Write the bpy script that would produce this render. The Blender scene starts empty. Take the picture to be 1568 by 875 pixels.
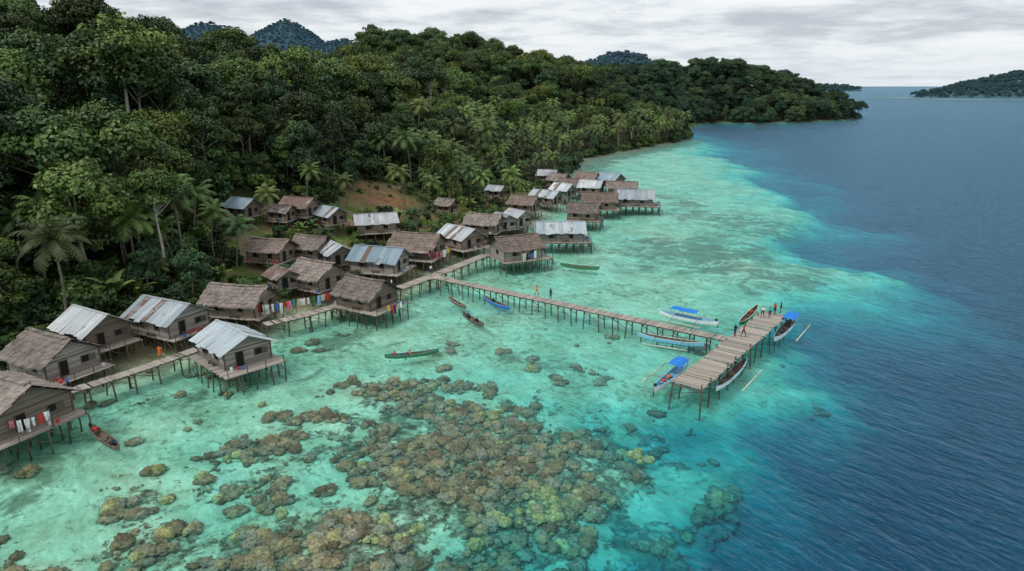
import bpy, bmesh, math, random
import numpy as np
from mathutils import Vector, Matrix
random.seed(7); rng=np.random.default_rng(7)
S=bpy.context.scene
S.view_settings.view_transform='Standard'; S.view_settings.look='None'
S.view_settings.exposure=0; S.view_settings.gamma=1
ROOT=S.collection
# ------------------------------------------------------------------ helpers: image pixels projected through the camera to ground positions, noise, terrain
F=1045.0; PIT=math.atan(305.5/F); SP,CP=math.sin(PIT),math.cos(PIT); CAMH=30.0
def ray(px,py):
    u=(px-784)/F; v=(py-437.5)/F
    return u, CP-v*SP, -SP-v*CP
def P(px,py,z=0.0):
    a,b,c=ray(px,py); t=(z-CAMH)/c
    return (a*t,b*t)
def hsh(a,b,s): 
    v=np.sin(a*127.1+b*311.7+s*74.7)*43758.5453
    return v-np.floor(v)
def vn(x,y,s=0):
    xi=np.floor(x); yi=np.floor(y); fx=x-xi; fy=y-yi
    fx=fx*fx*(3-2*fx); fy=fy*fy*(3-2*fy)
    a=hsh(xi,yi,s);b=hsh(xi+1,yi,s);c=hsh(xi,yi+1,s);d=hsh(xi+1,yi+1,s)
    return (a*(1-fx)+b*fx)*(1-fy)+(c*(1-fx)+d*fx)*fy
def fbm(x,y,s=0,o=4):
    r=0;a=.5
    for i in range(o):
        r=r+a*vn(x*2**i,y*2**i,s+i*3); a*=.5
    return r
def sstep(a,b,x):
    t=np.clip((x-a)/(b-a),0,1); return t*t*(3-2*t)
def sdist(x,y,poly):
    x=np.asarray(x,float); y=np.asarray(y,float)
    d=np.full(x.shape,1e18); ins=np.zeros(x.shape,bool); n=len(poly)
    for i in range(n):
        ax,ay=poly[i]; bx,by=poly[(i+1)%n]
        ex,ey=bx-ax,by-ay; l=ex*ex+ey*ey+1e-9
        t=np.clip(((x-ax)*ex+(y-ay)*ey)/l,0,1)
        d=np.minimum(d,(x-ax-t*ex)**2+(y-ay-t*ey)**2)
        if by!=ay:
            c=((ay>y)!=(by>y))&(x<(bx-ax)*(y-ay)/(by-ay)+ax); ins^=c
    d=np.sqrt(d); return np.where(ins,d,-d)
coast_px=[(-400,640),(-150,610),(0,588),(110,575),(200,552),(300,522),(430,478),(520,458),(610,428),(680,398),(740,372),(790,345),(820,320),(845,290),(865,266),(880,246),(940,233),(1000,223),(1060,211)]
COAST=[P(*p) for p in coast_px]+[(112,440),(108,480),(118,540),(150,575)]+[P(*p) for p in [(1100,187),(1160,188),(1230,186),(1300,183)]]+[(345,700),(330,780),(250,860),(100,900),(-200,1100),(-3000,1500),(-3000,20),(-300,30)]
SHALLOW=[P(*p) for p in [(600,1100),(670,960),(760,870),(860,775),(970,695),(1070,628),(1170,565),(1240,505),(1340,452),(1365,418),(1290,375),(1230,325),(1185,282),(1140,250),(1100,225),(1080,208)]]+[(100,600),(-500,700),(-500,-60),(-10,-60)]
CTRL=[(-60,95,3),(-90,105,8),(-140,213,31),(-127,235,27),(-113,277,18),(-60,150,13),(-120,427,7),(-79,480,45),(-36,480,41),(20,480,28),(58,480,16),(89,440,4),(-250,250,33),(-300,500,26),(203,690,33),(250,660,25),(300,650,9),(130,650,27),(-20,300,10),(20,350,8),(-60,330,12),(0,200,6),(-100,140,18),(-200,120,34),(-40,600,30),(0,700,25),(-20,240,9),(-40,400,26),(-160,330,10),(-170,430,5)]
REEF=[(720,690,200,110,1.0),(640,640,110,55,.72),(860,720,125,85,.9),(500,830,210,85,.95),(790,780,160,70,1.0),(330,860,130,60,.8),(480,660,120,50,.6),(590,590,70,24,.6),(250,730,100,34,.5),(230,810,80,45,.7),(40,880,110,40,.8),(900,665,80,35,.8),(975,700,40,26,.75),(1120,745,60,34,.75),(430,710,110,50,.6),(980,800,100,75,.75),(770,620,80,26,.75),(720,865,170,55,.7),(960,640,70,30,.55),(650,760,120,60,.8),(870,860,100,65,.65),(1040,680,40,20,.5),(620,880,200,50,.7)]
GRASS=[(1090,385,160,40,.8),(1180,415,130,26,.7),(1000,400,100,20,.6),(1150,340,100,30,.65),(800,540,70,18,.65),(530,515,100,18,.8),(440,560,100,28,.5),(1080,430,70,9,.5),(60,700,100,44,.5),(300,600,100,22,.55),(1040,310,70,34,.55),(700,530,90,10,.45),(30,740,80,60,.5),(1250,425,90,14,.5),(980,440,60,12,.5),(120,660,120,30,.45),(950,570,60,18,.45),(900,480,60,14,.4),(1130,600,50,16,.45),(720,580,80,16,.45)]
def blob(x,y,cx,cy,rx,ry,amp=1):
    wx,wy=P(cx,cy); x1,_=P(cx+rx,cy); _,y1=P(cx,cy-ry); _,y0=P(cx,cy+ry)
    sx=abs(x1-wx); sy=abs(y1-y0)/2
    return amp*np.exp(-(((x-wx)/sx)**2+((y-wy)/sy)**2)**1.4)
def reefval(x,y):
    r=0
    for c in REEF: r=np.maximum(r,blob(x,y,*c))
    return r
def terrain(x,y):
    x=np.asarray(x,float);y=np.asarray(y,float)
    wob=(fbm(x*.06,y*.06,5,3)-.45)*6
    d=sdist(x,y,COAST)+wob*np.clip((np.asarray(y)-60)/200,0.25,1)
    num=0;den=0
    for cx,cy,h in CTRL:
        w=1/((x-cx)**2+(y-cy)**2+400)**1.6
        num=num+w*h;den=den+w
    H=num/den
    land=.15+.6*sstep(0,5,d)+H*sstep(9,60,d)+ (fbm(x*.05,y*.05,2)-.45)*6*sstep(15,60,d)+(fbm(x*.3,y*.3,9,3)-.45)*.5*sstep(0,6,d)
    s=sdist(x,y,SHALLOW)+(fbm(x*.045,y*.045,11,5)-.46)*38+(fbm(x*.25,y*.25,15,3)-.46)*8
    wd=15+np.clip(y-80,0,300)*.12
    dep=.12+.85*sstep(0,9,-d)+.40*sstep(34,2,s)+.9*sstep(13,-3,s)+4.6*sstep(wd*.42,-wd*1.5,s)
    dep=dep*(.78+.48*fbm(x*.12,y*.12,21,4)); dep=dep-.45*np.clip(reefval(x,y),0,1)*(dep>.9)
    sea=-np.maximum(dep,.05)
    k=sstep(-1.2,1.2,d)
    return sea*(1-k)+land*k, d, s
def gz(x,y):
    return float(terrain(np.array([x]),np.array([y]))[0][0])
def hit(px,py,lift=0.0,minz=0.0):
    a,b,c=ray(px,py)
    t=np.linspace(30,900,1800); z=CAMH+c*t
    g=np.maximum(terrain(a*t,b*t)[0],minz)+lift
    i=np.argmax(z<g)
    if i<=0: i=len(t)-1
    return a*t[i],b*t[i],float(g[i])
# ------------------------------------------------------------------ node helpers
class NT:
    def __init__(s,tree): s.t=tree; s.n=tree.nodes; s.l=tree.links
    def new(s,typ,ins=None,**kw):
        n=s.n.new(typ)
        for k,v in kw.items(): setattr(n,k,v)
        if ins:
            for k,v in ins.items(): s.set(n.inputs[k],v)
        return n
    def set(s,sock,v):
        if isinstance(v,bpy.types.NodeSocket): s.l.new(v,sock)
        elif isinstance(v,bpy.types.Node): s.l.new(v.outputs[0],sock)
        else:
            try: sock.default_value=v
            except Exception:
                sock.default_value=(*v,1) if len(v)==3 else v
    def math(s,op,a,b=0.0,c=0.0,clamp=False):
        n=s.n.new('ShaderNodeMath'); n.operation=op; n.use_clamp=clamp
        s.set(n.inputs[0],a); s.set(n.inputs[1],b); s.set(n.inputs[2],c); return n.outputs[0]
    def mix(s,f,a,b,bt='MIX'):
        n=s.n.new('ShaderNodeMix'); n.data_type='RGBA'; n.blend_type=bt; n.clamp_factor=True
        s.set(n.inputs[0],f)
        for i,v in ((6,a),(7,b)):
            if isinstance(v,(tuple,list)): v=(*v[:3],1)
            s.set(n.inputs[i],v)
        return n.outputs[2]
    def noise(s,vec,scale,detail=4,rough=.55,dist=0):
        n=s.n.new('ShaderNodeTexNoise'); 
        if vec is not None: s.set(n.inputs['Vector'],vec)
        n.inputs['Scale'].default_value=scale;n.inputs['Detail'].default_value=detail;n.inputs['Roughness'].default_value=rough;n.inputs['Distortion'].default_value=dist
        return n.outputs['Fac']
    def ramp(s,f,stops,interp='LINEAR'):
        n=s.n.new('ShaderNodeValToRGB'); e=n.color_ramp.elements; n.color_ramp.interpolation=interp
        while len(e)<len(stops): e.new(0.5)
        for i,(p,c) in enumerate(stops):
            e[i].position=p; e[i].color=(*c,1) if not isinstance(c,(int,float)) else (c,c,c,1)
        s.set(n.inputs[0],f); return n.outputs[0]
    def mr(s,v,a,b,c=0.0,d=1.0,smooth=False):
        n=s.n.new('ShaderNodeMapRange'); n.clamp=True
        if smooth: n.interpolation_type='SMOOTHSTEP'
        for i,x in enumerate((v,a,b,c,d)): s.set(n.inputs[i],x)
        return n.outputs[0]
    def attr(s,name,out='Fac'):
        n=s.n.new('ShaderNodeAttribute'); n.attribute_name=name; return n.outputs[out]
    def obj(s): return s.n.new('ShaderNodeTexCoord').outputs['Object']
    def pos(s): return s.n.new('ShaderNodeNewGeometry').outputs['Position']
    def vmul(s,v,k):
        n=s.n.new('ShaderNodeVectorMath'); n.operation='MULTIPLY'; s.set(n.inputs[0],v); s.set(n.inputs[1],k); return n.outputs[0]
    def dot(s,v,k):
        n=s.n.new('ShaderNodeVectorMath'); n.operation='DOT_PRODUCT'; s.set(n.inputs[0],v); s.set(n.inputs[1],k); return n.outputs['Value']
def newmat(name):
    m=bpy.data.materials.new(name); m.use_nodes=True; t=NT(m.node_tree); t.n.clear()
    out=t.new('ShaderNodeOutputMaterial'); return m,t,out
def principled(t,out,color,rough=.8,spec=.3,metal=0,bump=None,bs=.3,bd=.05,**kw):
    b=t.new('ShaderNodeBsdfPrincipled'); 
    if isinstance(color,tuple): color=(*color[:3],1)
    t.set(b.inputs['Base Color'],color); t.set(b.inputs['Roughness'],rough)
    t.set(b.inputs['Specular IOR Level'],spec); t.set(b.inputs['Metallic'],metal)
    if bump is not None:
        bn=t.new('ShaderNodeBump',{'Height':bump,'Strength':bs,'Distance':bd}); t.set(b.inputs['Normal'],bn)
    t.l.new(b.outputs[0],out.inputs[0]); return b
def diffuse(t,out,color):
    b=t.new('ShaderNodeBsdfDiffuse'); t.set(b.inputs[0],color); t.l.new(b.outputs[0],out.inputs[0])
def rnd_obj(t): return t.new('ShaderNodeObjectInfo').outputs['Random']
def underwater(t,col):  # light absorbed and scattered by the water, painted into the colour by depth
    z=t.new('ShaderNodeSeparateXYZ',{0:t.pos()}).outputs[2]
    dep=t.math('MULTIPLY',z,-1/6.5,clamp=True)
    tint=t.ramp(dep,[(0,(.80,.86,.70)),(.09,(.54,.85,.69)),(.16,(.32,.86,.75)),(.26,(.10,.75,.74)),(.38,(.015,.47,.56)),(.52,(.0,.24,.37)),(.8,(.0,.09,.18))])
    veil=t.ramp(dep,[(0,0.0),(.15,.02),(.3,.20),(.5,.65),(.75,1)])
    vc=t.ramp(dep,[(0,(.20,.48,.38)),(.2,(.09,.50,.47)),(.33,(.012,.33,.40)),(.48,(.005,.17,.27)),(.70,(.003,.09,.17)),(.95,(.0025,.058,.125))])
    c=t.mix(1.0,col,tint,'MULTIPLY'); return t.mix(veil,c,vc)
# materials -----------------------------------------------------------
def mat_terrain():
    m,t,out=newmat('terrain_mat'); p=t.pos()
    z=t.new('ShaderNodeSeparateXYZ',{0:p}).outputs[2]
    n1=t.noise(p,.22,4,.6); n3=t.noise(p,1.0,4,.72,.5); n5=t.noise(p,.085,2,.6)
    sand=t.mix(t.mr(n1,.3,.7),(.58,.55,.40),(.97,.93,.82))
    sp=t.mr(n3,t.mr(n5,.4,.6,.59,.49),t.mr(n5,.4,.6,.67,.59)); sand=t.mix(t.math('MULTIPLY',sp,.64),sand,(.22,.20,.11))
    reef=t.attr('reef'); 
    big=t.noise(p,.42,5,.72,.3)
    f=t.math('ADD',reef,t.math('MULTIPLY',t.math('SUBTRACT',big,.5),3.2))
    fr=t.mr(f,.52,.62)
    vor=t.new('ShaderNodeTexVoronoi',{'Vector':p,'Scale':1.6,'Randomness':1.0}); vor2=t.new('ShaderNodeTexVoronoi',{'Vector':p,'Scale':4.4})
    vc=t.new('ShaderNodeSeparateColor',{0:vor.outputs['Color']}).outputs[0]; vc2=t.new('ShaderNodeSeparateColor',{0:vor2.outputs['Color']}).outputs[0]
    rc=t.ramp(t.math('ADD',t.math('MULTIPLY',vc,.6),t.math('MULTIPLY',vc2,.4)),[(0,(.15,.085,.055)),(.35,(.36,.22,.14)),(.6,(.55,.35,.23)),(.82,(.72,.53,.35)),(.97,(.88,.68,.40))])
    dk=t.mr(vor.outputs['Distance'],.2,.62,1.05,.35); rc=t.mix(1,rc,dk,'MULTIPLY')
    dk2=t.mr(vor2.outputs['Distance'],.1,.6,1.2,.45); rc=t.mix(1,rc,dk2,'MULTIPLY')
    fine=t.mr(n3,.38,.52)
    sb=t.mix(t.math('MULTIPLY',fr,t.math('ADD',t.math('MULTIPLY',fine,.5),.40)),sand,rc)
    gr=t.attr('grass'); gf=t.mr(t.math('ADD',gr,t.math('MULTIPLY',t.math('SUBTRACT',t.noise(p,.16,5,.72,.8),.5),2.8)),.42,.75)
    sb=t.mix(t.math('MULTIPLY',gf,.72),sb,(.17,.15,.085))
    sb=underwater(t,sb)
    g2=t.noise(p,3,2)
    dirt=t.mix(g2,(.12,.09,.05),(.28,.22,.14)); grass=t.mix(g2,(.05,.085,.02),(.12,.19,.04))
    land=t.mix(t.mr(n1,.44,.58),dirt,grass)
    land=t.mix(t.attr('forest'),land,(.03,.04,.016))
    land=t.mix(t.attr('red'),land,t.mix(t.mr(n3,.35,.65),(.09,.055,.032),(.30,.17,.095)))
    wet=t.mr(z,.05,.5); land=t.mix(wet,t.mix(g2,(.10,.10,.06),(.28,.24,.15)),land)
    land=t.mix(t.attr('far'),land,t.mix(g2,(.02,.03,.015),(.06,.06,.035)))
    fin=t.mix(t.mr(z,-.04,.04),sb,land)
    diffuse(t,out,fin); return m
def mat_coral(name,c1,c2,c3=None):
    m,t,out=newmat(name); p=t.pos()
    r=rnd_obj(t); n=t.noise(p,4,2,.7)
    c=t.mix(r,c1,c2)
    if c3: c=t.mix(t.mr(t.math('FRACT',t.math('MULTIPLY',r,9.7)),.6,.9),c,c3)
    c=t.mix(t.mr(n,.35,.65),t.mix(.62,c,(.055,.04,.03)),c)
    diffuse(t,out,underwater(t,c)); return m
def mat_water():
    m,t,out=newmat('sea_mat'); p=t.pos()
    u=t.dot(p,(.80,.60,0)); v=t.dot(p,(.60,-.80,0))
    def cv(a,b,off=0.0):
        return t.new('ShaderNodeCombineXYZ',{0:t.math('MULTIPLY',u,a),1:t.math('MULTIPLY',v,b),2:off})
    w1=t.noise(cv(.95,.34),1,1,.55,.5); w2=t.noise(cv(2.6,1.2,3),1,3,.65,.4)
    w0=t.noise(cv(.20,.10,5),1,1,.5,.3)
    h=t.math('ADD',t.math('MULTIPLY',w1,.34),t.math('MULTIPLY',w2,.24))
    h=t.math('ADD',h,t.math('MULTIPLY',w0,.30))
    bn=t.new('ShaderNodeBump',{'Height':h,'Strength':.85,'Distance':1.1})
    fr=t.new('ShaderNodeFresnel',{'IOR':1.33,'Normal':bn.outputs[0]})
    fac=t.math('MINIMUM',t.math('MULTIPLY',fr.outputs[0],.70),.40)
    var=t.mr(t.math('ADD',t.math('MULTIPLY',w1,.45),t.math('MULTIPLY',w2,.55)),.36,.62,.74,1.08)  # ripple brightness of refracted light, painted into the transparent tint
    tc=t.mix(1.0,(1,1,1),var,'MULTIPLY')
    tr=t.new('ShaderNodeBsdfTransparent',{'Color':tc})
    gl=t.new('ShaderNodeBsdfGlossy',{'Color':(.58,.86,1.0,1),'Roughness':.26,'Normal':bn.outputs[0]})
    mx=t.new('ShaderNodeMixShader',{0:fac,1:tr,2:gl}); t.l.new(mx.outputs[0],out.inputs[0]); return m
def mat_leaf(name,dark,light,haze_tint=0.0,yel=(.16,.19,.035),hz=(.10,.16,.19)):  # optional aerial haze is blended into the leaf colour itself
    m,t,out=newmat(name); a=t.attr('rnd'); r=rnd_obj(t)
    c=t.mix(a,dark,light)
    r2=t.math('FRACT',t.math('MULTIPLY',r,7.31)); r3=t.math('FRACT',t.math('MULTIPLY',r,13.7))
    c=t.mix(t.mr(r2,.5,1.0,0,.7),c,t.mix(a,tuple(x*.35 for x in yel),yel))
    c=t.mix(t.mr(r3,.55,1.0,0,.65),c,t.mix(a,(.010,.036,.020),(.04,.10,.045)))
    c=t.mix(1,c,t.mr(r,0,1,.42,1.65),'MULTIPLY')
    if haze_tint>0:
        diffuse(t,out,t.mix(haze_tint,c,hz)); return m
    principled(t,out,c,.5,.3); return m
def mat_wood(name,c1,c2,board=.2,axis=2,streak=True):
    m,t,out=newmat(name); o=t.obj(); sp=t.new('ShaderNodeSeparateXYZ',{0:o}); a=sp.outputs[axis]
    k=t.math('DIVIDE',a,board) ; fr=t.math('FRACT',k); cell=t.math('FLOOR',k)
    wn=t.new('ShaderNodeTexWhiteNoise',noise_dimensions='2D'); t.set(wn.inputs['Vector'],t.new('ShaderNodeCombineXYZ',{0:cell,1:rnd_obj(t)}))
    n=t.noise(t.vmul(o,(1.2,1.2,5)),1.0,5,.65); 
    f=t.math('ADD',t.math('MULTIPLY',wn.outputs[0],.55),t.math('MULTIPLY',n,.45)); f=t.math('ADD',f,t.math('MULTIPLY',t.math('SUBTRACT',t.attr('rnd'),.5),.35),clamp=True)
    c=t.mix(f,c1,c2); gap=t.math('LESS_THAN',fr,.12)
    c=t.mix(t.math('MULTIPLY',gap,.75),c,(.015,.012,.01))
    tone=t.mr(rnd_obj(t),0,1,.75,1.35); c=t.mix(1,c,tone,'MULTIPLY')
    principled(t,out,c,.85,.2,bump=t.math('ADD',n,t.math('MULTIPLY',gap,-1)),bs=.5,bd=.03); return m
def mat_plank(name,c1,c2):
    m,t,out=newmat(name); o=t.obj(); n=t.noise(o,1.1,5,.7); n2=t.noise(t.vmul(o,(14,2,2)),1,3)
    f=t.math('ADD',t.math('MULTIPLY',t.attr('rnd'),.6),t.math('MULTIPLY',t.math('ADD',n,n2),.25),clamp=True)
    principled(t,out,t.mix(f,c1,c2),.85,.2); return m
def mat_metal(name,c1,c2,rust):
    m,t,out=newmat(name); o=t.obj(); x=t.new('ShaderNodeSeparateXYZ',{0:o}).outputs[0]
    w=t.math('SINE',t.math('MULTIPLY',x,2*math.pi/.16)); ro=rnd_obj(t)
    a=t.attr('rnd'); n=t.noise(o,.9,6,.7,.5); st=t.noise(t.vmul(o,(5,.5,.5)),1,4,.6)
    c=t.mix(a,c1,c2); c=t.mix(t.mr(st,.4,.7,0,.5),c,(.13,.125,.12))
    ra=t.math('ADD',t.math('ADD',n,t.math('MULTIPLY',t.math('POWER',a,3),.25)),t.math('MULTIPLY',st,.25))
    ra=t.math('ADD',ra,t.math('MULTIPLY',t.math('POWER',t.math('FRACT',t.math('MULTIPLY',ro,5.3)),3),.16))
    c=t.mix(t.mr(ra,1.0-rust,1.12-rust,0,.85),c,t.mix(st,(.08,.04,.025),(.22,.12,.075)))
    c=t.mix(1,c,t.mr(w,-1,1,.86,1.06),'MULTIPLY')
    tone=t.mr(ro,0,1,.75,1.12); c=t.mix(1,c,tone,'MULTIPLY')
    principled(t,out,c,.5,.4,metal=.15,bump=w,bs=.5,bd=.02); return m
def mat_thatch(name,c1,c2):
    m,t,out=newmat(name); o=t.obj(); n=t.noise(t.vmul(o,(9,1.5,1.5)),1,5,.7); n2=t.noise(o,1.0,5,.65)
    f=t.math('ADD',t.math('MULTIPLY',n,.7),t.math('MULTIPLY',t.math('SUBTRACT',t.attr('rnd'),.5),.5)); f=t.math('ADD',f,t.math('MULTIPLY',t.math('SUBTRACT',n2,.5),1.4),clamp=True)
    c=t.mix(f,c1,c2); tone=t.mr(rnd_obj(t),0,1,.7,1.2); c=t.mix(1,c,tone,'MULTIPLY')
    principled(t,out,c,.95,.1,bump=n,bs=1,bd=.06); return m
def mat_plain(name,c,rough=.7,var=.25,scale=3,spec=.3):
    m,t,out=newmat(name); o=t.obj(); n=t.noise(o,scale,2)
    k=t.mr(n,.3,.7,1-var,1+var); principled(t,out,t.mix(1,c,k,'MULTIPLY'),rough,spec); return m
M={}
M['terrain']=mat_terrain(); M['sea']=mat_water()
M['leaf']=mat_leaf('foliage_mat',(.018,.048,.012),(.108,.175,.035))
M['leaf2']=mat_leaf('foliage_dark_mat',(.012,.035,.012),(.068,.125,.031),yel=(.12,.16,.033))
M['palm']=mat_leaf('palm_frond_mat',(.045,.09,.02),(.17,.25,.06),yel=(.23,.24,.07))
M['leafh']=mat_leaf('foliage_thin_haze_tint_mat',(.022,.052,.024),(.085,.145,.055),.22,hz=(.095,.155,.16))  # far foliage sets: aerial haze painted in, stronger with each set
M['leafhh']=mat_leaf('foliage_haze_tint_mat',(.02,.045,.03),(.05,.09,.05),.72,hz=(.085,.165,.205))
M['leafh3']=mat_leaf('foliage_thick_haze_tint_mat',(.03,.06,.05),(.05,.09,.06),.92,hz=(.105,.195,.25))
M['ridge']=mat_plain('hazy_ridge_mat',(.055,.105,.135),.95,.08,.01,0.0)  # blue-grey of aerial haze put straight into the ridge colour
M['banana']=mat_leaf('banana_leaf_mat',(.08,.13,.025),(.18,.28,.06),yel=(.25,.28,.06))
M['bark']=mat_plain('bark_mat',(.18,.16,.12),.9,.4,1.2); M['palebark']=mat_plain('pale_bark_mat',(.45,.42,.36),.9,.3,1)
M['wall']=mat_wood('plank_wall_mat',(.13,.115,.10),(.42,.38,.34),.19,2)
M['wall2']=mat_wood('brown_plank_wall_mat',(.11,.085,.065),(.32,.265,.205),.21,2)
M['wall3']=mat_wood('weathered_plank_wall_mat',(.15,.14,.13),(.44,.42,.38),.19,0)
M['plank']=mat_plank('deck_plank_mat',(.15,.13,.11),(.48,.43,.37)); M['post']=mat_plank('stilt_wood_mat',(.045,.035,.026),(.17,.135,.10))
M['metal']=mat_metal('metal_roof_mat',(.32,.39,.44),(.58,.65,.68),.12); M['metalw']=mat_metal('pale_metal_roof_mat',(.46,.51,.54),(.72,.75,.76),.12)
M['metalb']=mat_metal('blue_metal_roof_mat',(.24,.36,.43),(.38,.50,.57),.15); M['rust']=mat_metal('rusty_metal_roof_mat',(.30,.28,.27),(.46,.45,.44),.42)
M['thatch']=mat_thatch('thatch_roof_mat',(.11,.09,.08),(.40,.345,.30)); M['thatchr']=mat_thatch('reddish_thatch_mat',(.13,.095,.08),(.41,.33,.28))
M['dark']=mat_plain('dark_opening_mat',(.012,.011,.01),.9,.2); M['frame']=mat_plain('window_frame_mat',(.35,.32,.27),.8,.2)  # near-black panel colour paints the unlit interior behind doors and windows
for n,c in dict(red=(.60,.05,.04),orange=(.80,.18,.03),blue=(.03,.18,.58),teal=(.04,.38,.42),white=(.80,.80,.78),yellow=(.72,.54,.06),pink=(.72,.22,.34),navy=(.03,.04,.10),black=(.02,.02,.022),green=(.06,.20,.10),tarp=(.015,.19,.62),ltblue=(.22,.50,.66),cream=(.6,.55,.42)).items(): M[n]=mat_plain(n+'_mat',c,.75,.18,4)
M['skin']=mat_plain('skin_mat',(.16,.085,.05),.55,.1); M['hair']=mat_plain('hair_mat',(.012,.01,.009),.6,.1)
M['canoe']=mat_plank('canoe_wood_mat',(.06,.045,.035),(.20,.16,.12)); M['canoein']=mat_plain('canoe_inside_mat',(.14,.11,.08),.9,.3)
M['coral']=mat_coral('coral_mat',(.28,.175,.11),(.74,.50,.33),(.56,.45,.40)); M['coraly']=mat_coral('mustard_coral_mat',(.72,.55,.25),(.92,.75,.44))
# ------------------------------------------------------------------ mesh builder
class MB:
    def __init__(s): s.v=[];s.f=[];s.m=[];s.r=[]
    def add(s,vs,fs,mat=0,r=None):
        o=len(s.v); s.v+= [tuple(v) for v in vs]; r=random.random() if r is None else r
        for f in fs: s.f.append(tuple(i+o for i in f)); s.m.append(mat); s.r.append(r)
    def box(s,c,d,mat=0,r=None,rot=None):
        x,y,z=d[0]/2,d[1]/2,d[2]/2
        vs=[Vector((a*x,b*y,e*z)) for e in (-1,1) for b in (-1,1) for a in (-1,1)]
        if rot is not None: vs=[rot@v for v in vs]
        c=Vector(c); s.add([v+c for v in vs],[(0,2,3,1),(4,5,7,6),(0,1,5,4),(2,6,7,3),(0,4,6,2),(1,3,7,5)],mat,r)
    def tube(s,p,q,r1,r2=None,n=6,mat=0,r=None,cap=True):
        r2=r1 if r2 is None else r2; p=Vector(p);q=Vector(q); d=(q-p)
        if d.length<1e-6: return
        d.normalize(); a=d.orthogonal().normalized(); b=d.cross(a)
        vs=[];
        for c,rr in ((p,r1),(q,r2)):
            for i in range(n):
                t=2*math.pi*i/n; vs.append(c+a*math.cos(t)*rr+b*math.sin(t)*rr)
        fs=[(i,(i+1)%n,n+(i+1)%n,n+i) for i in range(n)]
        if cap: fs+=[tuple(range(n-1,-1,-1)),tuple(range(n,2*n))]
        s.add(vs,fs,mat,r)
    def obj(s,name,mats,parent=None,smooth=False,link=True,col=None):
        me=bpy.data.meshes.new(name); me.from_pydata(s.v,[],s.f)
        for m in mats: me.materials.append(M[m] if isinstance(m,str) else m)
        me.polygons.foreach_set('material_index',s.m)
        a=me.attributes.new('rnd','FLOAT','FACE'); a.data.foreach_set('value',s.r)
        if smooth: me.polygons.foreach_set('use_smooth',[True]*len(s.f))
        me.update(); o=bpy.data.objects.new(name,me)
        if link: (col or ROOT).objects.link(o)
        if parent: o.parent=parent
        return o
def empty(name,loc,rz=0):
    e=bpy.data.objects.new(name,None); ROOT.objects.link(e); e.location=loc; e.rotation_euler=(0,0,rz); e.empty_display_size=.5; return e
# ------------------------------------------------------------------ terrain + sea
def geo(a,b,n): return list(np.geomspace(a,b,n))
xs=sorted([-140-v for v in geo(4,60000,42)])+list(np.arange(-140,130,1.0))+list(np.arange(130,400,6.))+[400+v for v in geo(8,60000,40)]
ys=[-3000,-600,-200]+list(np.arange(-60,22,8.))+list(np.arange(22,220,1.0))+list(np.arange(220,500,3.))+list(np.arange(500,960,6.))+[960+v for v in geo(10,60000,42)]
xs=np.array(xs);ys=np.array(ys); X,Y=np.meshgrid(xs,ys); Z,D,SH=terrain(X.ravel(),Y.ravel())
far=(np.abs(X.ravel())>2900)|(Y.ravel()>1450)|((Y.ravel()<10)&(X.ravel()<-100)); Z=np.where(far,-7,Z)
nx,ny=len(xs),len(ys)
def gridfaces(nx,ny):
    i=np.arange(nx-1)[None,:]+np.arange(ny-1)[:,None]*nx; i=i.ravel()
    return np.stack([i,i+1,i+nx+1,i+nx],1)
def fast_mesh(name,V,Q,attrs={},mats=[],smooth=False,pattr={}, midx=None):
    me=bpy.data.meshes.new(name); nv,nf=len(V),len(Q); k=Q.shape[1]
    me.vertices.add(nv); me.vertices.foreach_set('co',V.astype(np.float32).ravel())
    me.loops.add(nf*k); me.loops.foreach_set('vertex_index',Q.astype(np.int32).ravel())
    me.polygons.add(nf); me.polygons.foreach_set('loop_start',np.arange(nf,dtype=np.int32)*k)
    try: me.polygons.foreach_set('loop_total',np.full(nf,k,dtype=np.int32))
    except Exception: pass
    for m in mats: me.materials.append(M[m])
    if midx is not None: me.polygons.foreach_set('material_index',midx.astype(np.int32))
    if smooth: me.polygons.foreach_set('use_smooth',np.ones(nf,bool))
    me.update(calc_edges=True)
    for n,a in attrs.items(): at=me.attributes.new(n,'FLOAT','POINT'); at.data.foreach_set('value',a.astype(np.float32))
    for n,a in pattr.items(): at=me.attributes.new(n,'FLOAT','FACE'); at.data.foreach_set('value',a.astype(np.float32))
    return me
VPX=[(345,410),(345,338),(420,318),(520,318),(550,288),(620,285),(650,330),(700,318),(750,292),(815,262),(890,252),(900,300),(740,400),(600,450),(420,500),(330,500)]
VILL=[hit(*p)[:2] for p in VPX]
xf,yf=X.ravel(),Y.ravel(); vd=sdist(xf,yf,VILL)
reef=reefval(xf,yf); gr=0
for c in GRASS: gr=np.maximum(gr,blob(xf,yf,*c))
gr=np.maximum(gr,sstep(-26,-3,D)*sstep(170,230,yf)*1.1)
gr=np.maximum(gr,sstep(-9,-1,D)*sstep(190,150,yf)*.75)
rx_,ry_,rz_=hit(585,304,0)
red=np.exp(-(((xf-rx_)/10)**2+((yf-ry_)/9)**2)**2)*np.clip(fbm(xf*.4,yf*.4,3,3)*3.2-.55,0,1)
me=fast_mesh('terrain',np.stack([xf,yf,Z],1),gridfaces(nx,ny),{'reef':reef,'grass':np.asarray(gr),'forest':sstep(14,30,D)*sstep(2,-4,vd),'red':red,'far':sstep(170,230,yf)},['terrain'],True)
ROOT.objects.link(bpy.data.objects.new('terrain',me))
b=MB(); E=60000; b.add([(-E,-3000,0),(E,-3000,0),(E,E,0),(-E,E,0)],[(0,1,2,3)]); b.obj('sea',['sea'])
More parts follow.
